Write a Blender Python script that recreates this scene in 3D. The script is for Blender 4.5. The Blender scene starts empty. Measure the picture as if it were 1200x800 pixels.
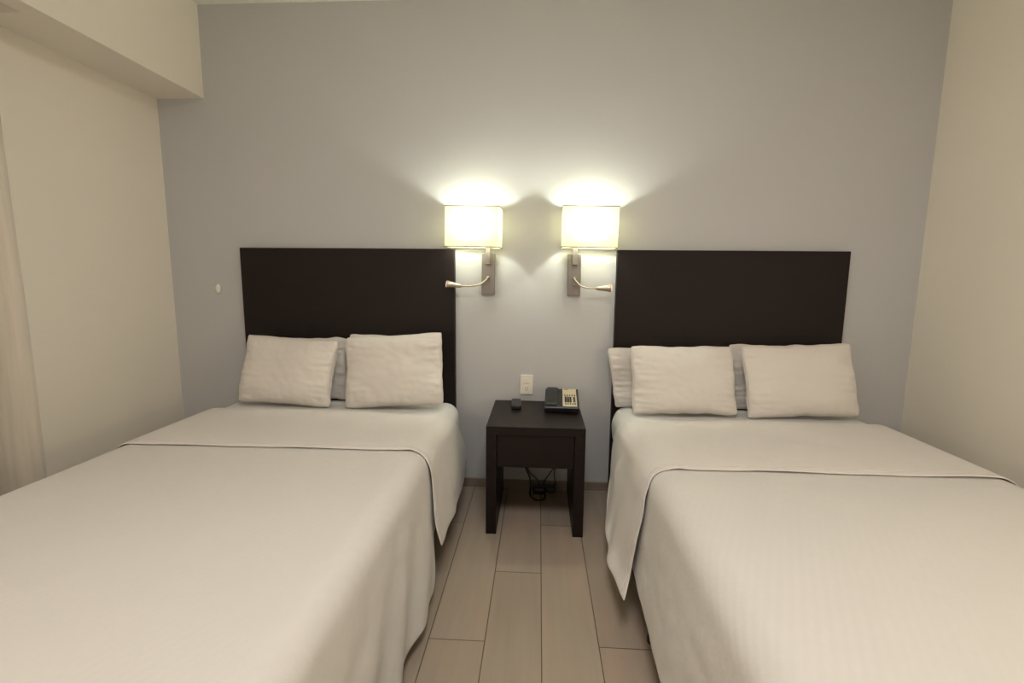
import bpy, bmesh, math, random
from mathutils import Vector, Matrix, noise
random.seed(7)
S = bpy.context.scene
COL = S.collection
PI = math.pi

# ------------------------------------------------------------------ camera
M = [[0.998333129562267, -0.016937073404760087, 0.05517334467740206],
     [0.05694482070474223, 0.1334644235267396, -0.9894162597448962],
     [0.009394137177750906, 0.9909088672512507, 0.13420643423297093]]
R_ = Vector((M[0][0], M[1][0], M[2][0]))
cam_z = Vector((0.05517334, -0.98941626, 0.13420643)) * 1.0
# rows of M are the world axes in camera space; camera-to-world is M itself
cd = bpy.data.cameras.new('camera')
cam = bpy.data.objects.new('camera', cd)
COL.objects.link(cam)
cd.sensor_width = 36.0
cd.lens = 556.0 / 1200.0 * 36.0
cd.clip_start = 0.02
m4 = Matrix(M).to_4x4()
cam.matrix_world = Matrix.Translation((0, -2.8, 1.2937)) @ m4
S.camera = cam
S.cycles.caustics_reflective = False
S.cycles.caustics_refractive = False

# ------------------------------------------------------------------ world, light, exposure
S.view_settings.view_transform = 'Standard'
S.view_settings.look = 'None'
S.view_settings.gamma = 1.0
S.view_settings.use_curve_mapping = False
S.view_settings.exposure = 0.30
w = bpy.data.worlds.new('world')
S.world = w
w.use_nodes = True
w.node_tree.nodes['Background'].inputs[0].default_value = (0.9, 0.85, 0.8, 1)
w.node_tree.nodes['Background'].inputs[1].default_value = 0.02
SCONCE_COL = (0.95, 1.0, 0.86)
SCONCE_EMIT = 465.0


def area(name, loc, target, sx, sy, watts, col, shape='RECTANGLE', spread=180):
    l = bpy.data.lights.new(name, 'AREA')
    l.shape = shape
    l.size = sx
    l.size_y = sy
    l.energy = watts
    l.color = col
    l.spread = math.radians(spread)
    o = bpy.data.objects.new(name, l)
    COL.objects.link(o)
    o.location = loc
    o.rotation_euler = (Vector(target) - Vector(loc)).to_track_quat('-Z', 'Y').to_euler()
    return o


def point(name, loc, watts, col, r):
    l = bpy.data.lights.new(name, 'POINT')
    l.energy = watts
    l.color = col
    l.shadow_soft_size = r
    o = bpy.data.objects.new(name, l)
    COL.objects.link(o)
    o.location = loc
    return o


# room lamps behind the camera
area('ceiling_lamp_light', (0.05, -2.35, 2.74), (0.05, -2.2, 0), 0.6, 0.6, 25, (1.0, 0.95, 0.93))
point('table_lamp_light', (-1.5, -3.4, 1.40), 22, (1.0, 0.85, 0.68), 0.15)
point('desk_lamp_light', (1.88, -2.55, 1.15), 17, (1.0, 0.83, 0.64), 0.12)


# ------------------------------------------------------------------ materials
def new_mat(name):
    m = bpy.data.materials.new(name)
    m.use_nodes = True
    nt = m.node_tree
    b = nt.nodes['Principled BSDF']
    return m, nt, b


def objcoord(nt, scale=(1, 1, 1), rot=(0, 0, 0)):
    tc = nt.nodes.new('ShaderNodeTexCoord')
    mp = nt.nodes.new('ShaderNodeMapping')
    mp.inputs['Scale'].default_value = scale
    mp.inputs['Rotation'].default_value = rot
    nt.links.new(tc.outputs['Object'], mp.inputs['Vector'])
    return mp.outputs['Vector']


def add_bump(nt, b, height, strength, dist=0.001, prev=None):
    bp = nt.nodes.new('ShaderNodeBump')
    bp.inputs['Strength'].default_value = strength
    bp.inputs['Distance'].default_value = dist
    nt.links.new(height, bp.inputs['Height'])
    if prev:
        nt.links.new(prev, bp.inputs['Normal'])
    nt.links.new(bp.outputs['Normal'], b.inputs['Normal'])
    return bp.outputs['Normal']


def ntex(nt, vec, scale, detail=3, rough=0.5):
    n = nt.nodes.new('ShaderNodeTexNoise')
    n.inputs['Scale'].default_value = scale
    n.inputs['Detail'].default_value = detail
    n.inputs['Roughness'].default_value = rough
    nt.links.new(vec, n.inputs['Vector'])
    return n.outputs['Fac']


def mixcol(nt, fac, c1, c2):
    mx = nt.nodes.new('ShaderNodeMix')
    mx.data_type = 'RGBA'
    if isinstance(fac, float):
        mx.inputs[0].default_value = fac
    else:
        nt.links.new(fac, mx.inputs[0])
    for i, c in ((6, c1), (7, c2)):
        if isinstance(c, tuple):
            mx.inputs[i].default_value = (*c, 1)
        else:
            nt.links.new(c, mx.inputs[i])
    return mx.outputs[2]


def plain(name, col, rough=0.5, metal=0.0, spec=0.5, emit=None, es=0):
    m, nt, b = new_mat(name)
    v = objcoord(nt)
    n = ntex(nt, v, 40, 2)
    c = mixcol(nt, n, tuple(x * 0.95 for x in col), tuple(min(1, x * 1.05) for x in col))
    nt.links.new(c, b.inputs['Base Color'])
    b.inputs['Roughness'].default_value = rough
    b.inputs['Metallic'].default_value = metal
    b.inputs['Specular IOR Level'].default_value = spec
    if emit:
        b.inputs['Emission Color'].default_value = (*emit, 1)
        b.inputs['Emission Strength'].default_value = es
    return m


def wall_mat(name, col, bump=0.25):
    m, nt, b = new_mat(name)
    v = objcoord(nt)
    n = ntex(nt, v, 1.3, 3)
    c = mixcol(nt, n, tuple(x * 0.97 for x in col), tuple(min(1, x * 1.03) for x in col))
    nt.links.new(c, b.inputs['Base Color'])
    b.inputs['Roughness'].default_value = 0.65
    b.inputs['Specular IOR Level'].default_value = 0.25
    p = add_bump(nt, b, ntex(nt, v, 7, 3, 0.6), bump, 0.006)
    add_bump(nt, b, ntex(nt, v, 120, 3, 0.6), bump * 0.7, 0.0006, p)
    return m


def cloth_mat(name, col, stripes=False):
    m, nt, b = new_mat(name)
    v = objcoord(nt)
    n = ntex(nt, v, 3, 3)
    c = mixcol(nt, n, tuple(x * 0.97 for x in col), tuple(min(1, x * 1.03) for x in col))
    b.inputs['Roughness'].default_value = 0.85
    b.inputs['Specular IOR Level'].default_value = 0.2
    b.inputs['Sheen Weight'].default_value = 0.08
    p = add_bump(nt, b, ntex(nt, v, 420, 2), 0.25, 0.0006)
    p = add_bump(nt, b, ntex(nt, v, 9, 4, 0.55), 0.35, 0.010, p)
    if stripes:
        # damask: narrow diagonal satin bands, broken up along their length
        v2 = objcoord(nt, rot=(math.radians(50), 0, math.radians(38)))
        wv = nt.nodes.new('ShaderNodeTexWave')
        wv.wave_type = 'BANDS'
        wv.bands_direction = 'X'
        wv.inputs['Scale'].default_value = 15
        wv.inputs['Distortion'].default_value = 1.2
        wv.inputs['Detail'].default_value = 1
        wv.inputs['Detail Scale'].default_value = 2.0
        nt.links.new(v2, wv.inputs['Vector'])
        c2 = mixcol(nt, wv.outputs['Fac'], c, tuple(x * 0.98 for x in col))
        c = c2
        rr = nt.nodes.new('ShaderNodeMapRange')
        rr.inputs['To Min'].default_value = 0.9
        rr.inputs['To Max'].default_value = 0.6
        nt.links.new(wv.outputs['Fac'], rr.inputs['Value'])
        nt.links.new(rr.outputs[0], b.inputs['Roughness'])
        add_bump(nt, b, wv.outputs['Fac'], 0.16, 0.0012, p)
    nt.links.new(c, b.inputs['Base Color'])
    return m


def floor_mat():
    m, nt, b = new_mat('wood look floor tile')
    tc = nt.nodes.new('ShaderNodeTexCoord')
    sp = nt.nodes.new('ShaderNodeSeparateXYZ')
    nt.links.new(tc.outputs['Object'], sp.inputs[0])

    def math_(op, a, bb=None, c=None):
        n = nt.nodes.new('ShaderNodeMath')
        n.operation = op
        for i, x in enumerate((a, bb, c)):
            if x is None:
                continue
            if isinstance(x, (int, float)):
                n.inputs[i].default_value = x
            else:
                nt.links.new(x, n.inputs[i])
        return n.outputs[0]
    W, L, OFF = 0.2033, 1.230, 0.410
    u = math_('DIVIDE', math_('ADD', sp.outputs['X'], 0.3767), W)      # column 0 begins at x=-0.3767
    ci = math_('FLOOR', u)
    fu = math_('SUBTRACT', u, ci)
    vv = math_('DIVIDE', math_('SUBTRACT', math_('ADD', sp.outputs['Y'], 1.266), math_('MULTIPLY', ci, OFF)), L)
    ri = math_('FLOOR', vv)
    fv = math_('SUBTRACT', vv, ri)
    du = math_('MULTIPLY', math_('MINIMUM', fu, math_('SUBTRACT', 1.0, fu)), W)
    dv = math_('MULTIPLY', math_('MINIMUM', fv, math_('SUBTRACT', 1.0, fv)), L)
    dd = math_('MINIMUM', du, dv)
    grout = nt.nodes.new('ShaderNodeMapRange')
    grout.inputs['From Min'].default_value = 0.0010
    grout.inputs['From Max'].default_value = 0.0024
    nt.links.new(dd, grout.inputs['Value'])
    # per plank tone
    cmb = nt.nodes.new('ShaderNodeCombineXYZ')
    nt.links.new(ci, cmb.inputs[0])
    nt.links.new(ri, cmb.inputs[1])
    wn = nt.nodes.new('ShaderNodeTexWhiteNoise')
    wn.noise_dimensions = '2D'
    nt.links.new(cmb.outputs[0], wn.inputs['Vector'])
    # grain, stretched along the plank
    mp = nt.nodes.new('ShaderNodeMapping')
    mp.inputs['Scale'].default_value = (26, 1.6, 1)
    addv = nt.nodes.new('ShaderNodeVectorMath')
    addv.operation = 'MULTIPLY_ADD'
    nt.links.new(cmb.outputs[0], addv.inputs[0])
    addv.inputs[1].default_value = (3.7, 5.3, 0)
    nt.links.new(tc.outputs['Object'], addv.inputs[2])
    nt.links.new(addv.outputs[0], mp.inputs['Vector'])
    g = ntex(nt, mp.outputs['Vector'], 1.0, 6, 0.62)
    cA, cB = (0.285, 0.232, 0.182), (0.385, 0.325, 0.262)
    c = mixcol(nt, g, cA, cB)
    mpb = nt.nodes.new('ShaderNodeMapping')
    mpb.inputs['Scale'].default_value = (4, 1.2, 1)
    nt.links.new(addv.outputs[0], mpb.inputs['Vector'])
    g2 = ntex(nt, mpb.outputs['Vector'], 1.5, 2)
    rr = nt.nodes.new('ShaderNodeMapRange')
    rr.inputs['From Min'].default_value = 0.45
    rr.inputs['From Max'].default_value = 0.75
    rr.inputs['To Max'].default_value = 0.6
    nt.links.new(g2, rr.inputs['Value'])
    c = mixcol(nt, rr.outputs[0], c, (0.40, 0.300, 0.232))
    hs = nt.nodes.new('ShaderNodeHueSaturation')
    vr = nt.nodes.new('ShaderNodeMapRange')
    vr.inputs['To Min'].default_value = 0.91
    vr.inputs['To Max'].default_value = 1.08
    nt.links.new(wn.outputs['Value'], vr.inputs['Value'])
    nt.links.new(vr.outputs[0], hs.inputs['Value'])
    nt.links.new(c, hs.inputs['Color'])
    c = mixcol(nt, grout.outputs[0], (0.085, 0.062, 0.045), hs.outputs['Color'])
    nt.links.new(c, b.inputs['Base Color'])
    b.inputs['Roughness'].default_value = 0.42
    b.inputs['Specular IOR Level'].default_value = 0.4
    p = add_bump(nt, b, g, 0.12, 0.0006)
    add_bump(nt, b, grout.outputs[0], 0.6, 0.001, p)
    return m


def wood_mat(name, ca, cb, rough=0.45):
    m, nt, b = new_mat(name)
    v = objcoord(nt, scale=(1.6, 30, 30))
    g = ntex(nt, v, 1.6, 6, 0.6)
    c = mixcol(nt, g, ca, cb)
    nt.links.new(c, b.inputs['Base Color'])
    b.inputs['Roughness'].default_value = rough
    b.inputs['Specular IOR Level'].default_value = 0.22
    add_bump(nt, b, g, 0.12, 0.0006)
    return m


def shade_mat():
    m = bpy.data.materials.new('cream lamp shade fabric')
    m.use_nodes = True
    nt = m.node_tree
    nt.nodes.clear()
    out = nt.nodes.new('ShaderNodeOutputMaterial')
    d = nt.nodes.new('ShaderNodeBsdfDiffuse')
    t = nt.nodes.new('ShaderNodeBsdfTranslucent')
    d.inputs[0].default_value = (0.86, 0.82, 0.66, 1)
    t.inputs[0].default_value = (0.93, 0.86, 0.52, 1)
    v = objcoord(nt, scale=(1, 1, 60))
    n = ntex(nt, v, 8, 2)
    bp = nt.nodes.new('ShaderNodeBump')
    bp.inputs['Strength'].default_value = 0.2
    bp.inputs['Distance'].default_value = 0.0005
    nt.links.new(n, bp.inputs['Height'])
    nt.links.new(bp.outputs[0], d.inputs['Normal'])
    mx = nt.nodes.new('ShaderNodeMixShader')
    mx.inputs[0].default_value = 0.15
    nt.links.new(d.outputs[0], mx.inputs[1])
    nt.links.new(t.outputs[0], mx.inputs[2])
    nt.links.new(mx.outputs[0], out.inputs[0])
    return m


def curtain_mat():
    m = bpy.data.materials.new('sheer beige curtain')
    m.use_nodes = True
    nt = m.node_tree
    nt.nodes.clear()
    out = nt.nodes.new('ShaderNodeOutputMaterial')
    d = nt.nodes.new('ShaderNodeBsdfDiffuse')
    t = nt.nodes.new('ShaderNodeBsdfTranslucent')
    tr = nt.nodes.new('ShaderNodeBsdfTransparent')
    d.inputs[0].default_value = (0.76, 0.71, 0.63, 1)
    t.inputs[0].default_value = (0.72, 0.67, 0.59, 1)
    v = objcoord(nt, scale=(1, 14, 0.6))
    n = ntex(nt, v, 3, 3)
    rr = nt.nodes.new('ShaderNodeMapRange')
    rr.inputs['To Min'].default_value = 0.15
    rr.inputs['To Max'].default_value = 0.55
    nt.links.new(n, rr.inputs['Value'])
    m1 = nt.nodes.new('ShaderNodeMixShader')
    m1.inputs[0].default_value = 0.35
    nt.links.new(d.outputs[0], m1.inputs[1])
    nt.links.new(t.outputs[0], m1.inputs[2])
    m2 = nt.nodes.new('ShaderNodeMixShader')
    nt.links.new(rr.outputs[0], m2.inputs[0])
    nt.links.new(m1.outputs[0], m2.inputs[1])
    nt.links.new(tr.outputs[0], m2.inputs[2])
    nt.links.new(m2.outputs[0], out.inputs[0])
    return m


MAT = dict(
    grey=wall_mat('pale grey wall paint', (0.50, 0.508, 0.518)),
    cream=wall_mat('cream wall paint', (0.83, 0.79, 0.70)),
    ceil=wall_mat('white ceiling paint', (0.78, 0.77, 0.71), 0.1),
    floor=floor_mat(),
    base=wood_mat('taupe baseboard tile', (0.20, 0.165, 0.135), (0.27, 0.225, 0.185), 0.4),
    sheet=cloth_mat('off white cotton sheet', (0.675, 0.645, 0.61)),
    pillow=cloth_mat('off white pillowcase', (0.655, 0.62, 0.58)),
    spread=cloth_mat('off white damask bedspread', (0.645, 0.63, 0.595), True),
    fitted=cloth_mat('white fitted sheet', (0.69, 0.69, 0.66)),
    boxs=cloth_mat('cream box base fabric', (0.55, 0.52, 0.45)),
    wenge=wood_mat('dark wenge wood', (0.0080, 0.0048, 0.0045), (0.0140, 0.0086, 0.0080)),
    wenge2=wood_mat('dark wenge headboard', (0.0095, 0.0062, 0.006), (0.0145, 0.0095, 0.009), 0.55),
    black=plain('black plastic', (0.012, 0.013, 0.014), 0.35),
    blackleg=plain('black painted steel', (0.01, 0.01, 0.01), 0.5),
    rubber=plain('black rubber cable', (0.008, 0.008, 0.008), 0.5),
    darkgrey=plain('dark grey plastic', (0.05, 0.052, 0.055), 0.4),
    keycream=plain('cream keypad plastic', (0.62, 0.54, 0.36), 0.5),
    red=plain('red print', (0.45, 0.09, 0.05), 0.5),
    white=plain('white plastic', (0.78, 0.75, 0.66), 0.35),
    slot=plain('dark slot', (0.05, 0.045, 0.04), 0.6),
    steel=plain('brushed nickel', (0.21, 0.19, 0.185), 0.45, 0.7),
    brass=plain('satin nickel reading lamp', (0.50, 0.42, 0.32), 0.28, 0.9),
    trim=plain('metal shade frame', (0.22, 0.19, 0.11), 0.6, 0.0),
    lens=plain('frosted reading lens', (0.9, 0.8, 0.75), 0.4, emit=(1.0, 0.80, 0.70), es=0.9),
    bulb=plain('lit bulb', (0.9, 0.9, 0.9), 0.4, emit=SCONCE_COL, es=SCONCE_EMIT),
    shade=shade_mat(),
    curtain=curtain_mat(),
)


# ------------------------------------------------------------------ mesh helpers
def link_obj(name, bm, mat, parent=None, smooth=False, sub=0, solid=0.0, loc=None, bevel=0.0):
    me = bpy.data.meshes.new(name)
    bmesh.ops.recalc_face_normals(bm, faces=bm.faces)
    bm.to_mesh(me)
    bm.free()
    if smooth:
        for p in me.polygons:
            p.use_smooth = True
    mats = mat if isinstance(mat, (list, tuple)) else [mat]
    for x in mats:
        me.materials.append(x)
    o = bpy.data.objects.new(name, me)
    COL.objects.link(o)
    if parent:
        o.parent = parent
    if loc:
        o.location = loc
    if bevel:
        md = o.modifiers.new('bevel', 'BEVEL')
        md.width = bevel
        md.segments = 3
        md.limit_method = 'ANGLE'
    if solid:
        md = o.modifiers.new('solid', 'SOLIDIFY')
        md.thickness = solid
        md.offset = 0
    if sub:
        md = o.modifiers.new('sub', 'SUBSURF')
        md.levels = sub
        md.render_levels = sub
    return o


def box(bm, x0, x1, y0, y1, z0, z1, mi=0):
    vs = [bm.verts.new((x, y, z)) for x in (x0, x1) for y in (y0, y1) for z in (z0, z1)]
    for f in ((0, 1, 3, 2), (4, 6, 7, 5), (0, 4, 5, 1), (2, 3, 7, 6), (0, 2, 6, 4), (1, 5, 7, 3)):
        fc = bm.faces.new([vs[i] for i in f])
        fc.material_index = mi
    return vs


def xform(bm, mat, start=0):
    bm.verts.ensure_lookup_table()
    for v in bm.verts[start:]:
        v.co = mat @ v.co


def tube(bm, pts, r, n=10, closed_ends=True):
    pts = [Vector(p) for p in pts]
    rad = r if isinstance(r, (list, tuple)) else [r] * len(pts)
    rings = []
    up = Vector((0, 0, 1))
    prev = None
    for i, p in enumerate(pts):
        a = pts[max(i - 1, 0)]
        b = pts[min(i + 1, len(pts) - 1)]
        t = (b - a).normalized()
        if prev is None:
            s = t.cross(up)
            if s.length < 1e-3:
                s = t.cross(Vector((1, 0, 0)))
            s.normalize()
        else:
            s = (prev - t * prev.dot(t)).normalized()
        prev = s
        q = t.cross(s)
        rings.append([bm.verts.new(p + rad[i] * (math.cos(2 * PI * k / n) * s + math.sin(2 * PI * k / n) * q)) for k in range(n)])
    for i in range(len(rings) - 1):
        for k in range(n):
            bm.faces.new((rings[i][k], rings[i][(k + 1) % n], rings[i + 1][(k + 1) % n], rings[i + 1][k]))
    if closed_ends:
        bm.faces.new(rings[0])
        bm.faces.new(list(reversed(rings[-1])))


def crom(P, n):
    """Catmull-Rom through points P, n samples evenly spread in arc length."""
    P = [Vector(p) for p in P]
    if len(P) == 2:
        return [P[0].lerp(P[1], i / (n - 1)) for i in range(n)]
    ext = [P[0] * 2 - P[1]] + P + [P[-1] * 2 - P[-2]]
    fine = []
    for i in range(1, len(ext) - 2):
        a, b, c, d = ext[i - 1], ext[i], ext[i + 1], ext[i + 2]
        for k in range(24):
            t = k / 24
            fine.append(0.5 * ((2 * b) + (c - a) * t + (2 * a - 5 * b + 4 * c - d) * t * t + (3 * b - a - 3 * c + d) * t ** 3))
    fine.append(P[-1])
    L = [0]
    for i in range(1, len(fine)):
        L.append(L[-1] + (fine[i] - fine[i - 1]).length)
    out = []
    j = 0
    for i in range(n):
        s = L[-1] * i / (n - 1)
        while j < len(L) - 2 and L[j + 1] < s:
            j += 1
        k = (s - L[j]) / max(L[j + 1] - L[j], 1e-9)
        out.append(fine[j].lerp(fine[j + 1], min(max(k, 0), 1)))
    return out


def sm(a, b, x):
    t = min(max((x - a) / (b - a), 0.0), 1.0)
    return t * t * (3 - 2 * t)


def nz(x, y, z=0.0):
    return noise.noise(Vector((x, y, z)))


def grid_faces(bm, g, closed=False):
    for i in range(len(g) - 1):
        for j in range(len(g[0]) - 1):
            try:
                bm.faces.new((g[i][j], g[i][j + 1], g[i + 1][j + 1], g[i + 1][j]))
            except ValueError:
                pass


def rounded_box(bm, cx, cy, cz, w, d, h, r, nx, ny, nzz, disp=None):
    """subdivided box whose surface follows a rounded box, optional displacement(p, n)"""
    verts = {}
    hw, hd, hh = w / 2, d / 2, h / 2

    def vert(i, j, k):
        key = (i, j, k)
        if key in verts:
            return verts[key]

        def ax(t, n, half):
            c = -half + 2 * half * t / n
            return c
        p = Vector((ax(i, nx, hw), ax(j, ny, hd), ax(k, nzz, hh)))
        core = Vector((max(-hw + r, min(hw - r, p.x)), max(-hd + r, min(hd - r, p.y)), max(-hh + r, min(hh - r, p.z))))
        e = p - core
        n = e.normalized() if e.length > 1e-9 else Vector((0, 0, 1))
        q = core + n * r
        if disp:
            q = q + n * disp(q, n)
        verts[key] = bm.verts.new(q + Vector((cx, cy, cz)))
        return verts[key]
    for i in range(nx):
        for j in range(ny):
            for k in (0, nzz):
                bm.faces.new((vert(i, j, k), vert(i + 1, j, k), vert(i + 1, j + 1, k), vert(i, j + 1, k)))
    for i in range(nx):
        for k in range(nzz):
            for j in (0, ny):
                bm.faces.new((vert(i, j, k), vert(i + 1, j, k), vert(i + 1, j, k + 1), vert(i, j, k + 1)))
    for j in range(ny):
        for k in range(nzz):
            for i in (0, nx):
                bm.faces.new((vert(i, j, k), vert(i, j + 1, k), vert(i, j + 1, k + 1), vert(i, j, k + 1)))


def rrect_prism(bm, w, h, r, depth, y_front, cx=0, cz=0, seg=5, mi=0):
    """rounded rectangle in XZ, extruded from y=y_front to y_front+depth"""
    pts = []
    for (sx, sz, a0) in ((1, 1, 0), (-1, 1, 90), (-1, -1, 180), (1, -1, 270)):
        for k in range(seg + 1):
            a = math.radians(a0 + 90 * k / seg)
            pts.append((cx + sx * (w / 2 - r) + r * math.cos(a), cz + sz * (h / 2 - r) + r * math.sin(a)))
    f = [bm.verts.new((x, y_front, z)) for x, z in pts]
    b = [bm.verts.new((x, y_front + depth, z)) for x, z in pts]
    n = len(pts)
    bm.faces.new(f).material_index = mi
    bm.faces.new(list(reversed(b))).material_index = mi
    for i in range(n):
        bm.faces.new((f[i], b[i], b[(i + 1) % n], f[(i + 1) % n])).material_index = mi


def thing(name, label, cat, loc=(0, 0, 0), group=None, rot=(0, 0, 0)):
    o = bpy.data.objects.new(name, None)
    o.empty_display_size = 0.1
    COL.objects.link(o)
    o.location = loc
    o.rotation_euler = rot
    o['label'] = label
    o['category'] = cat
    if group:
        o['group'] = group
    return o


def tag(o, label, cat, group=None):
    o['label'] = label
    o['category'] = cat
    if group:
        o['group'] = group
    return o


def struct(name, bm, mat, label, cat, **k):
    o = link_obj(name, bm, mat, **k)
    o['kind'] = 'structure'
    tag(o, label, cat)
    return o


# ------------------------------------------------------------------ room shell
XL, XR, YB, YF, ZC = -2.237, 2.118, 0.0, -4.6, 2.80
T = 0.12


def boxm(*a):
    bm = bmesh.new()
    box(bm, *a)
    return bm


struct('floor', boxm(XL - T, XR + T, YF - T, YB + T, -T, 0), MAT['floor'], 'floor of beige wood-look planks laid towards the grey wall', 'floor')
struct('wall_back', boxm(XL - T, XR + T, YB, YB + T, 0, ZC), MAT['grey'], 'pale grey wall behind both headboards', 'wall')
struct('wall_left', boxm(XL - T, XL, YF, YB, 0, ZC), MAT['cream'], 'cream side wall on the left beside the curtain', 'wall')
struct('wall_right', boxm(XR, XR + T, YF, YB, 0, ZC), MAT['cream'], 'cream side wall on the right of the beds', 'wall')
struct('wall_front', boxm(XL - T, XR + T, YF - T, YF, 0, ZC), MAT['cream'], 'cream wall facing the beds, behind the viewer', 'wall')
struct('ceiling', boxm(XL - T, XR + T, YF - T, YB + T, ZC, ZC + T), MAT['ceil'], 'white ceiling, just seen along the top of the grey wall', 'ceiling')
# soffit along the left wall, with a pocket for the curtain
XS = -1.953
bm = bmesh.new()
box(bm, XL, XS, -0.905, YB, 2.30, ZC)
box(bm, -2.038, XS, YF, -0.905, 2.30, ZC)
box(bm, XL, -2.038, YF, -0.905, 2.72, ZC)
struct('trim_1', bm, MAT['cream'], 'boxed-in cream beam along the top of the left wall', 'beam')
bm = bmesh.new()
box(bm, XL, XR, -0.012, 0.0, 0, 0.055)
struct('baseboard_back', bm, MAT['base'], 'low taupe baseboard along the grey wall', 'baseboard', bevel=0.002)
bm = bmesh.new()
box(bm, XL, XL + 0.012, YF, -0.012, 0, 0.055)
struct('baseboard_left', bm, MAT['base'], 'low taupe baseboard along the left wall', 'baseboard', bevel=0.002)
bm = bmesh.new()
box(bm, XR - 0.012, XR, YF, -0.012, 0, 0.055)
struct('baseboard_right', bm, MAT['base'], 'low taupe baseboard along the right wall', 'baseboard', bevel=0.002)


# ------------------------------------------------------------------ beds
ZT = 0.565      # top of the fitted mattress


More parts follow.
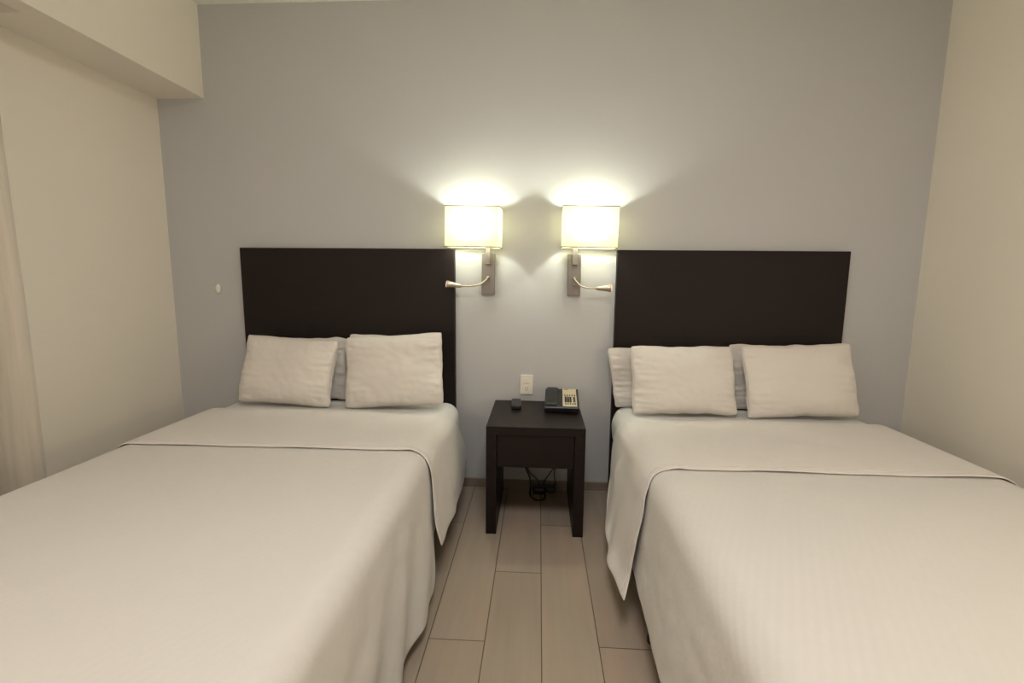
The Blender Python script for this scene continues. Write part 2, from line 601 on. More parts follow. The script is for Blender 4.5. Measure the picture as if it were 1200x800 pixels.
def build_bed(c, sg, side):
    """sg = +1: aisle on +x side (left bed).  local s>0 is the aisle side."""
    hw = 0.655
    y0, y1 = -0.062, -2.22
    bed = thing('bed', 'double bed on black legs under white bedding, ' + ('left of the nightstand' if side == 'left' else 'right of the nightstand'),
                'bed', (c, -1.14, 0), 'double beds')

    def loc(bm):
        for v in bm.verts:
            v.co -= Vector((c, -1.14, 0))
        return bm

    def wr(q, n):
        # fitted sheet: soft pull wrinkles at the sides
        s = abs(n.x) + abs(n.y)
        return 0.004 * nz(q.x * 5, q.y * 5, q.z * 9 + c) + 0.006 * min(1, s) * nz(q.x * 3, q.y * 16 + q.z * 7, q.z * 10)
    bm = bmesh.new()
    rounded_box(bm, c, (y0 + y1) / 2, (ZT + 0.315) / 2, 2 * hw + 0.02, y0 - y1, ZT - 0.315, 0.085, 56, 90, 16, wr)
    link_obj('mattress', loc(bm), MAT['fitted'], bed, smooth=True)
    bm = bmesh.new()
    rounded_box(bm, c, (y0 + y1) / 2, (0.312 + 0.125) / 2, 2 * hw - 0.02, y0 - y1 - 0.01, 0.187, 0.03, 20, 30, 8,
                lambda q, n: 0.004 * nz(q.x * 6, q.y * 12, q.z * 9))
    link_obj('box_base', loc(bm), MAT['boxs'], bed, smooth=True)
    bm = bmesh.new()
    for xx in (c - hw + 0.03, c + hw - 0.06):
        box(bm, xx, xx + 0.03, y1 + 0.03, y0 - 0.03, 0.095, 0.125)
    for yy in (y0 - 0.06, (y0 + y1) / 2, y1 + 0.03):
        box(bm, c - hw + 0.06, c + hw - 0.06, yy, yy + 0.03, 0.095, 0.125)
    link_obj('bed_frame', loc(bm), MAT['blackleg'], bed, bevel=0.002)
    for sx in (-1, 1):
        for yy in (-0.16, -1.225, -2.08):
            bm = bmesh.new()
            xx = sx * (hw - 0.045)
            ax = -sx * 0.0
            out = sx * 0.050 if (sx == sg and side == 'right' and yy == -1.225) else 0
            tube(bm, [(c + xx + out, yy, 0.0), (c + xx + out, yy, 0.012), (c + xx + out * 0.9, yy, 0.014), (c + xx, yy, 0.098)], [0.026, 0.026, 0.021, 0.021], 14)
            link_obj('leg', loc(bm), MAT['blackleg'], bed, smooth=False)

    # ---------------- bedspread
    zt = ZT + 0.010
    r = 0.075
    HW = hw + 0.018
    hs = HW - r
    foot = 2.24
    drop = (zt - 0.055) if side == 'left' else (zt - 0.125)
    flare = math.radians(6.0 if side == 'left' else 7.2)

    def fl(t):
        return math.radians(7.0 - 4.0 * sm(1.05, 1.75, t)) if side == 'left' else flare

    arc = r * PI / 2
    lmax = arc + (drop - r) / math.cos(flare)
    t_head = 0.60
    ncol = 70
    colsS = []
    n_side = 22
    for i in range(n_side):
        colsS.append(-(hs + lmax * (1 - i / n_side)))
    n_mid = 44
    for i in range(n_mid + 1):
        colsS.append(-hs + 2 * hs * i / n_mid)
    for i in range(1, n_side + 1):
        colsS.append(hs + lmax * i / n_side)
    ts = foot - r
    rows = [t_head + (ts - t_head) * i / 80 for i in range(81)] + [ts + lmax * i / 20 for i in range(1, 21)]
    bm = bmesh.new()
    G = []
    for t in rows:
        row = []
        for s in colsS:
            ds = max(abs(s) - hs, 0) * (1 if s > 0 else -1)
            dt = max(t - ts, 0)
            L = math.hypot(ds, dt)
            cs, ct = max(-hs, min(hs, s)), min(t, ts)
            if L < 1e-9:
                out, down, q, nx, ny = 0, 0, 0, 0, 0
            else:
                nx, ny = ds / L, dt / L
                L = min(L, lmax)
                if L < arc:
                    out, down = r * math.sin(L / r), r * (1 - math.cos(L / r))
                    q = 0
                else:
                    q = (L - arc) / (lmax - arc)
                    out = r + (L - arc) * math.sin(fl(t) if ds > 0 else flare)
                    down = r + (L - arc) * math.cos(fl(t) if ds > 0 else flare)
                    along = t if abs(ds) > dt else s
                    sk = along - 0.35 * q * (1 if side == 'left' else -1)
                    ramp = q ** 1.2
                    if side == 'left':
                        fold = 0.013 * math.sin(sk * 22 + 1.3 * nz(along * 2, 3)) * sm(0.95, 1.3, t) + 0.012 * nz(sk * 5, q * 1.5, 4)
                    else:
                        fold = 0.010 * math.sin(sk * 11 + 2) + 0.022 * nz(sk * 4, q * 1.5, 9)
                    k_ = sm(0.94, 1.06, t) if (s > 0 or side == 'none') else 1.0
                    out += ramp * (fold * k_ - 0.012 * (1 - k_))
                    out += 0.004 * nz(along * 13, q * 7, 2) * min(1, q * 3) * sm(0.98, 1.15, t)
            x = cs + nx * out
            y = -(ct + ny * out)
            z = zt - down
            if side == 'left' and s > hs and q > 0:
                z += 0.17 * q * (1 - sm(0.96, 1.10, t))
                x -= 0.17 * q * (1 - sm(0.96, 1.10, t)) * math.tan(fl(t))
            if side == 'right' and s > hs and q > 0:
                # the hem climbs towards the turned-down band
                z += 0.055 * q * (1 - sm(1.05, 1.45, t))
                x -= 0.055 * q * (1 - sm(1.05, 1.45, t)) * math.tan(flare)
            z += 0.003 * nz(x * 2.2 + c, y * 2.2, 1) + 0.0016 * nz(x * 9 + c, y * 6, 5)
            row.append(bm.verts.new((c + sg * x, y, max(z, 0.012))))
        G.append(row)
    grid_faces(bm, G)
    sp = link_obj('bedspread', bm, MAT['spread'], smooth=True, solid=0.004, sub=1)
    tag(sp, ('off-white striped damask bedspread hanging close to the floor, on the left bed' if side == 'left'
             else 'off-white striped damask bedspread with its hem above the floor, on the right bed'), 'bedspread', 'bedspreads')

    # ---------------- turned-down top sheet
    zb = zt + 0.012
    NT = 46
    if side == 'left':
        head = [(0.597, -0.455, zb - 0.004), (0.655, -0.40, 0.553), (0.680, -0.27, 0.455), (0.690, -0.185, 0.35), (0.693, -0.155, 0.245)]
        hem = [(0.693, -0.155, 0.245), (0.710, -0.33, 0.175), (0.724, -0.52, 0.160), (0.733, -0.716, 0.172), (0.735, -0.90, 0.182), (0.742, -1.017, 0.205)]
        front = [(0.597, -0.950, zb + 0.002), (0.648, -0.951, 0.556), (0.684, -0.958, 0.515), (0.697, -0.965, 0.42), (0.716, -1.01, 0.30), (0.742, -1.017, 0.205)]
        fy = lambda s: -0.968 + 0.018 * (s + 0.6) / 1.2
    else:
        head = [(0.597, -0.47, zb - 0.004), (0.650, -0.425, 0.556), (0.678, -0.36, 0.446), (0.695, -0.395, 0.345), (0.722, -0.48, 0.25)]
        hem = [(0.722, -0.48, 0.25), (0.748, -0.58, 0.165), (0.775, -0.79, 0.12), (0.788, -1.03, 0.130), (0.775, -1.235, 0.155)]
        front = [(0.560, -1.058, zb + 0.002), (0.620, -1.075, 0.560), (0.684, -1.11, 0.515), (0.700, -1.132, 0.43), (0.722, -1.145, 0.33), (0.745, -1.165, 0.20), (0.775, -1.235, 0.155)]
        fy = lambda s: -1.058 - 0.004 * (s - 0.56)
    NV = 26
    A_head, A_front, A_hem = crom(head, NV), crom(front, NV), crom(hem, NT)
    Ttop = crom([head[0], front[0]], NT)
    se = head[0][0]
    sef = front[0][0]
    G = []
    bm = bmesh.new()
    nA, nB = 14, 40
    dropw = 0.34
    for i in range(NT):
        u = i / (NT - 1)
        row = []
        edge = se + (sef - se) * u
        # far (wall) side
        for j in range(nA):
            l = (arc + dropw) * (1 - j / nA)
            rr_ = r + 0.012
            if l < arc:
                out, down = rr_ * math.sin(l / r), rr_ * (1 - math.cos(l / r))
            else:
                out, down = rr_ + (l - arc) * 0.20, rr_ + (l - arc)
                out += 0.012 * nz(u * 6, l * 3) * (l - arc) / dropw
            y = -0.41 + (fy(-0.6) + 0.41) * u
            row.append(bm.verts.new((c + sg * (-(hs) - out), y, zb - down)))
        for j in range(nB):
            s = -hs + (edge + hs) * j / nB
            yh = -0.41 + 0.008 * nz(s * 4, 7) * sm(0.55, 0.3, abs(s)) + (head[0][1] + 0.41) * sm(0.1, 0.58, s)
            y = yh + (fy(s) - yh) * u
            z = zb + 0.003 * nz(s * 2.2 + c, y * 2.2, 1) + 0.0016 * nz(s * 9 + c, y * 6, 5)
            z -= 0.004 * (1 - sm(0, 0.12, u))
            z += 0.004 * sm(0.93, 1.0, u) * (-1.0 + 2.4 * max(0, nz(s * 3.0 + 2, c)))
            row.append(bm.verts.new((c + sg * s, y, z)))
        for j in range(NV):
            v = j / (NV - 1)
            P = (Ttop[i] * (1 - v) + A_hem[i] * v + A_head[j] * (1 - u) + A_front[j] * u
                 - (Ttop[0] * (1 - v) * (1 - u) + Ttop[-1] * (1 - v) * u + A_hem[0] * v * (1 - u) + A_hem[-1] * u * v))
            b_ = math.sin(PI * u) * v
            P.x += 0.010 * b_ * nz(u * 5 + c, v * 2) + 0.006 * b_ * math.sin(u * 19 + v * 2)
            dn = zt - P.z
            if dn > 0.004:
                lim = hs + (r * math.sin(math.acos(max(0, 1 - dn / r))) if dn < r else r + (dn - r) * math.tan(fl(-P.y))) + 0.010
                P.x = max(P.x, lim)
            if P.x < hs + 0.75 * r:
                k_ = max(0, (P.x - hs) / r)
                P.z = max(P.z, zt - r * (1 - math.sqrt(1 - k_ * k_)) + 0.010)
            P.z += 0.003 * nz(P.x * 2.2 + c, P.y * 2.2, 1) + 0.0016 * nz(P.x * 9 + c, P.y * 6, 5)
            row.append(bm.verts.new((c + sg * P.x, P.y, P.z)))
        G.append(row)
    stitch = []
    for j in range(nA, nA + nB + NV - 1):
        q_ = G[NT - 3][j].co
        kx = min(1, max(0, (sg * (q_.x - c) - hs) / r))
        stitch.append((q_.x + sg * 0.004 * kx, q_.y, q_.z + 0.0035 * (1 - 0.7 * kx)))
    grid_faces(bm, G)
    # hem: a folded welt and two stitched ridges along the front edge
    o = link_obj('top_sheet', bm, MAT['sheet'], smooth=True, solid=0.005, sub=1)
    tag(o, ('smooth white top sheet turned down over the left bed below its pillows' if side == 'left'
            else 'smooth white top sheet turned down over the right bed, pointed corner hanging in the aisle'), 'sheet', 'turned-down top sheets')
    pts = [(x, y, z) for x, y, z in stitch]
    bm = bmesh.new()
    tube(bm, pts, 0.0011, 6)
    link_obj('hem_stitching', bm, MAT['sheet'], o, smooth=True)
    return bed


bed_l = build_bed(-1.12, 1, 'left')
bed_r = build_bed(1.095, -1, 'right')

# ------------------------------------------------------------------ headboards
for x0, x1, lab in ((-1.772, -0.492, 'dark wenge headboard panel of the bed on the left'),
                    (0.440, 1.712, 'dark wenge headboard panel of the bed on the right')):
    hb = thing('headboard', lab, 'headboard', ((x0 + x1) / 2, -0.02, 0), 'headboards')
    bm = bmesh.new()
    wd = (x1 - x0) / 2
    box(bm, -wd, wd, -0.025, 0.018, 0.02, 1.452)
    link_obj('panel', bm, MAT['wenge2'], hb, bevel=0.003)
    for sx in (-1, 1):
        bm = bmesh.new()
        box(bm, sx * wd * 0.8 - 0.03, sx * wd * 0.8 + 0.03, -0.002, 0.016, 0.0, 0.019)
        link_obj('foot', bm, MAT['blackleg'], hb)


# ------------------------------------------------------------------ pillows
def pillow(name, label, cx, y_bot, y_top, w, h, thick, roll, seed, zb=0.580, yaw=0.0, ear=1.0, skew=0.0):
    a, b = w / 2, h / 2
    lean = Vector((0, y_top - y_bot, 0))
    dz = math.sqrt(max(h * h - (y_top - y_bot) ** 2, 0.01))
    V = Vector((0, (y_top - y_bot) / h, dz / h))
    U = Vector((1, 0, 0))
    N = U.cross(V)           # points towards the viewer and up
    if N.y > 0:
        N = -N
    c0 = Vector((cx, y_bot, zb)) + V * b
    rot = Matrix.Rotation(yaw, 3, 'Z')
    bm = bmesh.new()
    NU, NV = 64, 48
    cr, sr = math.cos(roll), math.sin(roll)
    sd = seed * 7.31

    def surf(i, j, side):
        # denser towards the edges
        u = math.sin((i / NU - 0.5) * PI) if True else 0
        v = math.sin((j / NV - 0.5) * PI)
        uu, vv = 0.55 * u + 0.45 * (2 * i / NU - 1), 0.55 * v + 0.45 * (2 * j / NV - 1)
        u, v = uu, vv
        px = a * u * (1 - 0.03 * (1 - v * v)) + 0.006 * nz(v * 4 + sd, 1) * abs(u) ** 6
        pz = b * v * (1 - 0.055 * (1 - u * u)) + 0.008 * nz(u * 3 + sd, 5) * abs(v) ** 6
        px += skew * v
        # blunt corners
        k = (abs(u) * abs(v)) ** 7
        px -= 0.010 * ear * k * (1 if u > 0 else -1)
        pz -= 0.010 * ear * k * (1 if v > 0 else -1)
        e = max(0.0, (1 - abs(u) ** 2.6)) * max(0.0, (1 - abs(v) ** 2.6))
        th = thick / 2 * e ** 0.48
        th *= 1 + 0.14 * (-v) * (1 - u * u)
        # wrinkles: radiate from the short ends and corners
        ed = abs(u) ** 3
        wr = 0.014 * ed * nz(u * 2.2 + sd, v * 9 + sd, side * 3) + 0.006 * abs(v) ** 3 * nz(u * 9 + sd, v * 2, side * 2)
        wr += 0.009 * nz(u * 1.5 + sd, v * 1.8, side) + 0.0018 * nz(u * 6 + v * 4 + sd, v * 5 - u * 3, side)
        d1 = abs(nz(u * 1.6 + v * 3.2 + sd, v * 2.4 - u * 0.6, 11 * side))
        wr -= 0.004 * max(0, 0.12 - d1) / 0.12 * (0.15 + ed)
        th += wr * min(1, e * 5)
        th = max(th, 0.0012)
        n = th * side
        if i in (0, NU) or j in (0, NV):
            n = 0
        x2, z2 = px * cr - pz * sr, px * sr + pz * cr
        wave = 0.006 * math.sin(v * 5 + sd) * ed
        p = c0 + rot @ (U * x2 + V * z2 + N * (n + wave))
        if p.z < zb - 0.004:                      # settles into the mattress
            p.z = zb - 0.004 + (p.z - zb + 0.004) * 0.15
        return p
    front = [[bm.verts.new(surf(i, j, 1)) for i in range(NU + 1)] for j in range(NV + 1)]
    back = []
    for j in range(NV + 1):
        row = []
        for i in range(NU + 1):
            if i in (0, NU) or j in (0, NV):
                row.append(front[j][i])
            else:
                row.append(bm.verts.new(surf(i, j, -1)))
        back.append(row)
    grid_faces(bm, front)
    grid_faces(bm, back)
    ctr = Vector((cx, y_bot, zb))
    for v in bm.verts:
        v.co -= ctr
    root = thing(name, label, 'pillow', ctr, 'pillows on the two beds')
    o = link_obj('pillowcase', bm, MAT['pillow'], root, smooth=True, sub=1)
    # seam piping round the edge
    bm = bmesh.new()
    loop = [surf(i, 0, 1) for i in range(0, NU + 1, 2)] + [surf(NU, j, 1) for j in range(2, NV + 1, 2)] + \
           [surf(i, NV, 1) for i in range(NU - 2, -1, -2)] + [surf(0, j, 1) for j in range(NV - 2, -1, -2)]
    tube(bm, [p - ctr for p in loop], 0.0022, 6, False)
    link_obj('seam', bm, MAT['pillow'], root, smooth=True)
    return root


rd = math.radians
pillow('pillow', 'rear white pillow of the left bed, showing in the gap between the front ones', -1.375, -0.145, -0.10, 0.53, 0.37, 0.078, 0.0, 1, zb=0.568)
pillow('pillow', 'rear white pillow of the left bed, peeking above the front pillow beside the nightstand', -0.842, -0.145, -0.10, 0.535, 0.393, 0.078, rd(-0.5), 2, zb=0.568)
pillow('pillow', 'front white pillow on the left bed, the one farther from the nightstand', -1.400, -0.315, -0.195, 0.535, 0.385, 0.128, rd(-3.0), 3)
pillow('pillow', 'front white pillow on the left bed, the one nearest the nightstand', -0.795, -0.315, -0.195, 0.550, 0.410, 0.128, rd(4.0), 4)
pillow('pillow', 'rear white pillow of the right bed, its crumpled end sticking out beside the nightstand', 0.690, -0.145, -0.10, 0.55, 0.345, 0.078, rd(1.0), 5, zb=0.568, skew=-0.022)
pillow('pillow', 'rear white pillow of the right bed, its corner peeking between the two front ones', 1.345, -0.145, -0.10, 0.56, 0.372, 0.078, 0.0, 6, zb=0.568)
pillow('pillow', 'front white pillow on the right bed, the one nearest the nightstand', 0.778, -0.315, -0.195, 0.55, 0.375, 0.128, rd(0.5), 7)
pillow('pillow', 'front white pillow on the right bed, the one nearest the right wall', 1.385, -0.315, -0.195, 0.575, 0.392, 0.128, rd(2.5), 8)

# ------------------------------------------------------------------ nightstand
ns = thing('nightstand', 'dark wenge nightstand with one drawer between the beds', 'nightstand', (-0.005, -0.295, 0))
NW, ND, NH = 0.245, 0.255, 0.565


def part(name, args, mat, parent, bev=0.0015):
    return link_obj(name, boxm(*args), mat, parent, bevel=bev)


part('top', (-NW, NW, -ND, ND, NH - 0.043, NH), MAT['wenge'], ns)
part('side_panel', (-NW, -NW + 0.052, -ND, ND, 0, NH - 0.0435), MAT['wenge'], ns)
part('side_panel', (NW - 0.052, NW, -ND, ND, 0, NH - 0.0435), MAT['wenge'], ns)
part('drawer', (-NW + 0.054, NW - 0.054, -ND + 0.012, ND - 0.10, 0.353, NH - 0.047), MAT['wenge'], ns)
part('back_rail', (-NW + 0.0525, NW - 0.0525, ND - 0.03, ND - 0.008, 0.40, NH - 0.0435), MAT['wenge'], ns)

# ------------------------------------------------------------------ telephone
ph = thing('telephone', 'black desk telephone with cream keypad on the nightstand', 'telephone', (0.138, -0.185, NH + 0.0005), rot=(0, 0, rd(-2)))
PW, PD = 0.094, 0.118
bm = bmesh.new()
# wedge body
pr = [(-PD + 0.012, 0.006), (-PD, 0.030), (-PD + 0.004, 0.037), (PD, 0.082), (PD + 0.004, 0.074), (PD - 0.01, 0.006)]
lft = [bm.verts.new((-PW, y, z)) for y, z in pr]
rgt = [bm.verts.new((PW, y, z)) for y, z in pr]
bm.faces.new(lft)
bm.faces.new(list(reversed(rgt)))
for i in range(len(pr)):
    bm.faces.new((lft[i], rgt[i], rgt[(i + 1) % len(pr)], lft[(i + 1) % len(pr)]))
link_obj('body', bm, MAT['black'], ph, bevel=0.003)
for sx in (-0.07, 0.07):
    for sy in (-0.09, 0.09):
        bm = bmesh.new()
        tube(bm, [(sx, sy, 0), (sx, sy, 0.012)], 0.009, 12)
        link_obj('foot', bm, MAT['rubber'], ph)
sl = math.atan2(0.082 - 0.037, 2 * PD - 0.004)
TM = Matrix.Translation((0, -PD + 0.004, 0.037)) @ Matrix.Rotation(sl, 4, 'X')
LL = math.hypot(0.045, 2 * PD - 0.004)
# lighter front lip
bm = bmesh.new()
box(bm, -PW + 0.002, PW - 0.002, -0.001, 0.006, -0.002, 0.0022)
xform(bm, TM)
link_obj('front_lip', bm, MAT['darkgrey'], ph, bevel=0.001)
# keypad plate
bm = bmesh.new()
box(bm, 0.004, PW - 0.012, 0.006, LL - 0.006, -0.001, 0.004)
xform(bm, TM)
kp = link_obj('keypad', bm, MAT['keycream'], ph, bevel=0.001)


def keys(x0, x1, y0, y1, nx, ny, gap, mat, nm):
    bx, by = (x1 - x0) / nx, (y1 - y0) / ny
    for i in range(nx):
        for j in range(ny):
            bm = bmesh.new()
            box(bm, x0 + i * bx + gap, x0 + (i + 1) * bx - gap, y0 + j * by + gap, y0 + (j + 1) * by - gap, 0.0035, 0.0075)
            xform(bm, TM)
            link_obj(nm, bm, mat, kp, bevel=0.0006)


keys(0.014, 0.054, 0.050, 0.120, 3, 4, 0.0012, MAT['black'], 'key')
keys(0.058, 0.078, 0.050, 0.120, 1, 3, 0.0040, MAT['darkgrey'], 'memory_key')
keys(0.010, 0.078, 0.128, 0.148, 5, 1, 0.0035, MAT['darkgrey'], 'memory_key')
keys(0.014, 0.078, 0.020, 0.042, 5, 1, 0.0035, MAT['darkgrey'], 'memory_key')
bm = bmesh.new()
box(bm, 0.014, 0.036, LL - 0.022, LL - 0.012, 0.0038, 0.0046)
xform(bm, TM)
link_obj('printed_mark', bm, MAT['red'], kp)
# handset lying along the left side
bm = bmesh.new()
hp = []
n = 22
rings = []
for i in range(n + 1):
    t = i / n
    y = 0.004 + t * (LL - 0.008)
    end = max(abs(t - 0.5) * 2 - 0.45, 0) / 0.55
    zt_ = 0.015 + 0.004 * (1 - (2 * t - 1) ** 2)
    zb_ = 0.001 + (0.009 * (1 - end) if end < 1 else 0)
    hwid = 0.029 + 0.004 * min(1, end * 1.6)
    if i in (0, n):
        hwid *= 0.86
        zt_ -= 0.004
    ring = []
    for (ax_, az_) in ((-1, 0), (-1, 0.75), (-0.72, 1), (0.72, 1), (1, 0.75), (1, 0)):
        ring.append(bm.verts.new((-0.054 + ax_ * hwid, y, zb_ + az_ * (zt_ - zb_))))
    rings.append(ring)
for i in range(n):
    for k in range(6):
        bm.faces.new((rings[i][k], rings[i][(k + 1) % 6], rings[i + 1][(k + 1) % 6], rings[i + 1][k]))
bm.faces.new(rings[0])
bm.faces.new(list(reversed(rings[-1])))
xform(bm, TM)
link_obj('handset', bm, MAT['black'], ph, bevel=0.002)

# ------------------------------------------------------------------ remote control
rc = thing('remote_control', 'small black remote control on the left of the nightstand top', 'remote control', (-0.118, -0.165, NH + 0.0005), rot=(0, 0, rd(3)))
bm = bmesh.new()
rounded_box(bm, 0, 0, 0.0125, 0.054, 0.155, 0.025, 0.005, 10, 16, 6)
link_obj('body', bm, MAT['black'], rc, smooth=True)
for i in range(3):
    for j in range(6):
        bm = bmesh.new()
        rounded_box(bm, -0.015 + i * 0.015, -0.052 + j * 0.021, 0.0255, 0.010, 0.012, 0.004, 0.0015, 2, 2, 2)
        link_obj('button', bm, MAT['darkgrey'], rc)

# ------------------------------------------------------------------ wall switch / socket plate
wp = thing('socket_plate', 'white wall plate with switch and socket above the nightstand', 'socket', (-0.0655, 0, 0.655))
bm = bmesh.new()
rrect_prism(bm, 0.076, 0.118, 0.006, 0.009, -0.0095)
link_obj('plate', bm, MAT['white'], wp, bevel=0.0015)
bm = bmesh.new()
rrect_prism(bm, 0.034, 0.030, 0.003, 0.003, -0.0122, 0, 0.024)
link_obj('switch', bm, MAT['white'], wp, bevel=0.001)
bm = bmesh.new()
box(bm, -0.017, 0.017, -0.0104, -0.0094, 0.0065, 0.0078)
link_obj('switch_gap', bm, MAT['slot'], wp)
bm = bmesh.new()
rrect_prism(bm, 0.034, 0.032, 0.003, 0.002, -0.0112, 0, -0.024)
so = link_obj('socket', bm, MAT['white'], wp, bevel=0.0006)
bm = bmesh.new()
box(bm, -0.0085, -0.0060, -0.0117, -0.0111, -0.025, -0.015)
box(bm, 0.0060, 0.0085, -0.0117, -0.0111, -0.025, -0.015)
rrect_prism(bm, 0.006, 0.006, 0.0028, 0.0006, -0.0117, 0, -0.033)
link_obj('socket_hole', bm, MAT['slot'], so)

# ------------------------------------------------------------------ small oval cover
bm = bmesh.new()
rings = []
for k, (rr_, yy) in enumerate(((1.0, -0.0002), (1.0, -0.006), (0.85, -0.010), (0.45, -0.012))):
    rings.append([bm.verts.new((-1.948 + rr_ * 0.0165 * math.cos(a * PI / 12), yy, 1.207 + rr_ * (0.027 if math.sin(a * PI / 12) < 0 else 0.029) * math.sin(a * PI / 12))) for a in range(24)])
for a in range(3):
    for k in range(24):
        bm.faces.new((rings[a][k], rings[a][(k + 1) % 24], rings[a + 1][(k + 1) % 24], rings[a + 1][k]))
bm.faces.new(rings[-1])
bm.faces.new(list(reversed(rings[0])))
o = link_obj('oval_plaque', bm, MAT['white'], smooth=True)
tag(o, 'small white oval plaque on the grey wall left of the left headboard', 'wall plaque')

# ------------------------------------------------------------------ adapter and cables under the nightstand
ad = thing('power_adapter', 'black power adapter with looped cables behind the nightstand', 'adapter', (0.03, -0.09, 0))


def lp(P):
    return [(x - 0.03, y + 0.09, z) for x, y, z in P]


bm = bmesh.new()
rounded_box(bm, -0.055 + 0.045, 0.0, 0.030, 0.075, 0.045, 0.040, 0.008, 6, 5, 5)
link_obj('adapter_body', bm, MAT['black'], ad, smooth=True)
bm = bmesh.new()
rounded_box(bm, 0.060, 0.006, 0.034, 0.062, 0.036, 0.034, 0.007, 6, 5, 5)
link_obj('adapter_body', bm, MAT['black'], ad, smooth=True)
CAB = [
    [(-0.075, -0.045, 0.345), (-0.072, -0.045, 0.25), (-0.062, -0.045, 0.15), (-0.040, -0.055, 0.10), (-0.030, -0.075, 0.055), (-0.032, -0.12, 0.012), (-0.005, -0.165, 0.006), (0.028, -0.170, 0.006), (0.052, -0.150, 0.006), (0.056, -0.115, 0.014), (0.050, -0.085, 0.03)],
    [(-0.060, -0.040, 0.16), (-0.035, -0.045, 0.115), (0.000, -0.055, 0.09), (0.018, -0.065, 0.065), (0.022, -0.085, 0.045)],
    [(0.130, -0.040, 0.34), (0.125, -0.040, 0.24), (0.108, -0.045, 0.16), (0.078, -0.050, 0.11), (0.052, -0.060, 0.075), (0.045, -0.080, 0.045)],
    [(0.120, -0.040, 0.22), (0.113, -0.045, 0.15), (0.112, -0.050, 0.105), (0.115, -0.065, 0.065), (0.100, -0.080, 0.045)],
]
for k, P in enumerate(CAB):
    bm = bmesh.new()
    tube(bm, crom(lp(P), 50), 0.0048 if k == 0 else 0.0034, 8)
    link_obj('cable', bm, MAT['rubber'], ad, smooth=True)
bm = bmesh.new()
rounded_box(bm, lp([(0.018, -0.022, 0.165)])[0][0], 0.065, 0.175, 0.05, 0.034, 0.03, 0.006, 5, 4, 4)
link_obj('plug', bm, MAT['black'], ad, smooth=True)


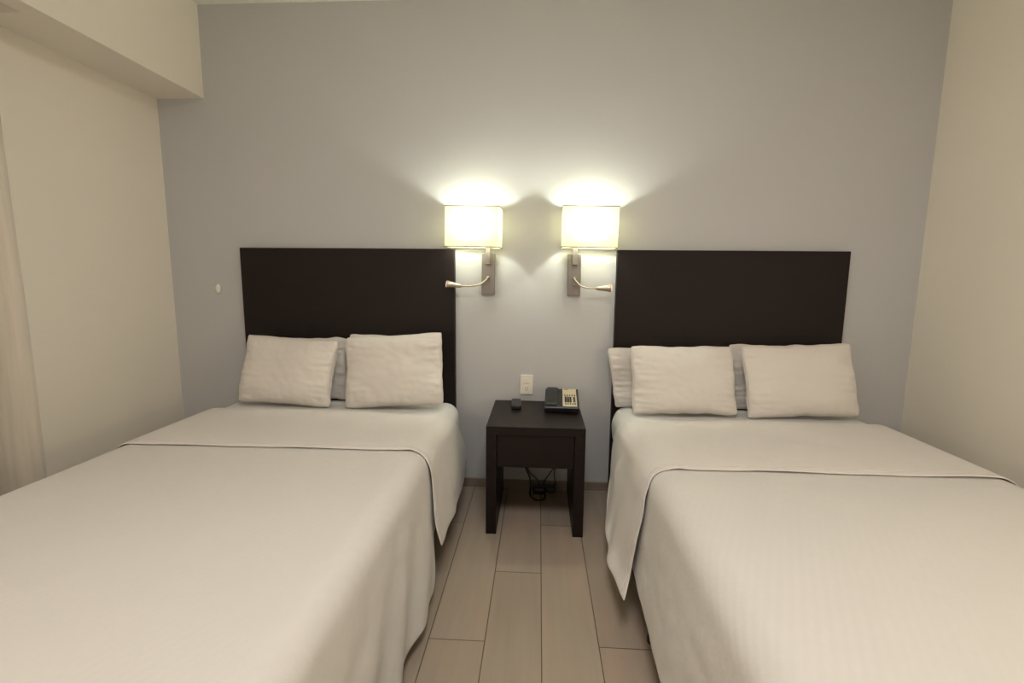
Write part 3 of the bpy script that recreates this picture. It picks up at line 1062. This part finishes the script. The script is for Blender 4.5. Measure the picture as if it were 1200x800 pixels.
# ------------------------------------------------------------------ wall sconces
def sconce(px, shx, out, label, yaw):
    root = thing('wall_sconce', label, 'wall lamp', (px, 0, 1.31), 'wall sconces between the headboards')
    z0 = 1.31
    # mounting plate, rounded vertical edges
    bm = bmesh.new()
    rrect_prism(bm, 0.076, 0.238, 0.004, 0.022, -0.0225, 0, 0)
    link_obj('mounting_plate', bm, MAT['steel'], root, bevel=0.003)
    # arm: flat bar up from the plate into the shade, elbow forward
    bm = bmesh.new()
    box(bm, -0.015, 0.015, -0.040, -0.0225, 0.055, 0.175)
    link_obj('arm', bm, MAT['steel'], root, bevel=0.003)
    bm = bmesh.new()
    dx = shx - px
    tube(bm, crom([(0, -0.031, 0.165), (0, -0.034, 0.185), (dx * 0.4, -0.05, 0.192), (dx, -0.092, 0.192), (dx, -0.092, 0.22)], 16), 0.006, 10)
    link_obj('arm_rod', bm, MAT['steel'], root, smooth=True)
    bm = bmesh.new()
    tube(bm, [(dx, -0.092, 0.205), (dx, -0.092, 0.245)], 0.014, 16)
    link_obj('lamp_holder', bm, MAT['white'], root, smooth=True)
    # bulb
    bm = bmesh.new()
    prof = [(0.008, 0.246), (0.011, 0.254), (0.016, 0.266), (0.0185, 0.280), (0.016, 0.294), (0.009, 0.302), (0.002, 0.305)]
    rings = []
    for rr_, zz in prof:
        rings.append([bm.verts.new((dx + rr_ * math.cos(a * PI / 8), -0.092 + rr_ * math.sin(a * PI / 8), zz)) for a in range(16)])
    for i in range(len(rings) - 1):
        for k in range(16):
            bm.faces.new((rings[i][k], rings[i][(k + 1) % 16], rings[i + 1][(k + 1) % 16], rings[i + 1][k]))
    bm.faces.new(rings[0])
    bm.faces.new(list(reversed(rings[-1])))
    link_obj('bulb', bm, MAT['bulb'], root, smooth=True)
    # shade: thin-walled open box, with rounded vertical corners
    sw, sd, sh = 0.300, 0.150, 0.218
    SM = Matrix.Translation((dx, -0.092, 0.257)) @ Matrix.Rotation(yaw, 4, 'Z') @ Matrix.Rotation(rd(1.0), 4, 'Y')
    cr = 0.006
    loop = []
    for (sx, sy, a0) in ((1, 1, 0), (-1, 1, 90), (-1, -1, 180), (1, -1, 270)):
        for k in range(5):
            a = rd(a0 + 90 * k / 4)
            loop.append((sx * (sw / 2 - cr) + cr * math.cos(a), sy * (sd / 2 - cr) + cr * math.sin(a)))
    bm = bmesh.new()
    nl = len(loop)
    zs = [-sh / 2 + sh * k / 6 for k in range(7)]
    RR = [[bm.verts.new((x, y, z)) for x, y in loop] for z in zs]
    for i in range(6):
        for k in range(nl):
            bm.faces.new((RR[i][k], RR[i][(k + 1) % nl], RR[i + 1][(k + 1) % nl], RR[i + 1][k]))
    xform(bm, SM)
    s = link_obj('lamp_shade', bm, MAT['shade'], root)
    # wire frame: hoops at top and bottom, spider carrying the shade
    for zz in (-sh / 2, sh / 2):
        bm = bmesh.new()
        P = [Vector((x, y, zz)) for x, y in loop] + [Vector((*loop[0], zz))]
        tube(bm, P, 0.0030, 6)
        xform(bm, SM)
        link_obj('frame_hoop', bm, MAT['trim'], s, smooth=True)
    bm = bmesh.new()
    for a, b in (((-sw / 2, 0), (sw / 2, 0)), ((0, -sd / 2), (0, sd / 2))):
        tube(bm, [(*a, -sh / 2 + 0.045), (*b, -sh / 2 + 0.045)], 0.0014, 6)
    xform(bm, SM)
    link_obj('spider', bm, MAT['trim'], s)
    # reading lamp on a gooseneck, curving outwards
    P = [(0, -0.022, -0.022), (0.000, -0.045, -0.024), (out * 0.012, -0.066, -0.036), (out * 0.040, -0.085, -0.058),
         (out * 0.078, -0.092, -0.066), (out * 0.118, -0.094, -0.070), (out * 0.150, -0.094, -0.069)]
    if out > 0:
        P = [(x * 0.82, y, z - 0.006 * i / 6) for i, (x, y, z) in enumerate(P)]
    bm = bmesh.new()
    tube(bm, crom(P, 36), 0.0042, 10)
    g = link_obj('gooseneck', bm, MAT['brass'], root, smooth=True)
    bm = bmesh.new()
    tube(bm, [(0, -0.0222, -0.022), (0, -0.030, -0.022)], 0.010, 16)
    link_obj('gooseneck_collar', bm, MAT['steel'], root, smooth=True)
    e = Vector(P[-1])
    d = Vector((out * 1.0, -0.10, 0.16 if out < 0 else 0.03)).normalized()
    if out < 0:
        d = Vector((-1, -0.10, 0.13)).normalized()
    hpts = [e - d * 0.004, e, e + d * 0.012, e + d * 0.050, e + d * 0.078, e + d * 0.080]
    bm = bmesh.new()
    tube(bm, hpts, [0.006, 0.0095, 0.011, 0.0165, 0.0225, 0.0215], 20)
    h = link_obj('reading_head', bm, MAT['brass'], root, smooth=True)
    bm = bmesh.new()
    tube(bm, [e + d * 0.0802, e + d * 0.083], [0.019, 0.016], 20)
    link_obj('lens', bm, MAT['lens'], h, smooth=True)
    bm = bmesh.new()
    tube(bm, [(0, -0.0224, -0.060), (0, -0.027, -0.060)], 0.0045, 12)
    link_obj('switch', bm, MAT['steel'], root, smooth=True)
    return root


sconce(-0.2975, -0.370, -1, 'lit wall sconce whose reading lamp points left, beside the left headboard', rd(-3))
sconce(0.201, 0.272, 1, 'lit wall sconce whose reading lamp points right, beside the right headboard', rd(-1))

# ------------------------------------------------------------------ sheer curtain on the left wall
cu = thing('curtain', 'sheer beige curtain hanging from the pocket by the left wall', 'curtain', (-2.15, -1.9, 0))
bm = bmesh.new()
G = []
NY, NZ = 150, 24
for i in range(NY + 1):
    y = -0.925 - 2.2 * i / NY
    row = []
    for k in range(NZ + 1):
        z = 0.02 + 2.66 * k / NZ
        ph_ = y * 38 + 1.4 * nz(y * 3, z * 0.5)
        amp = 0.020 + 0.010 * (1 - z / 2.4)
        x = -2.155 + amp * math.sin(ph_) + 0.010 * nz(y * 4, z * 1.2, 3)
        yy = y + 0.008 * nz(z * 1.0, y) - 0.02 * (1 - z / 2.4)
        row.append(bm.verts.new((x + 2.15, yy + 1.9, z)))
    G.append(row)
grid_faces(bm, G)
link_obj('curtain_cloth', bm, MAT['curtain'], cu, smooth=True)
bm = bmesh.new()
box(bm, -0.018, 0.012, -2.6, 0.985, 2.685, 2.72)
link_obj('curtain_rail', bm, MAT['white'], cu, bevel=0.002)
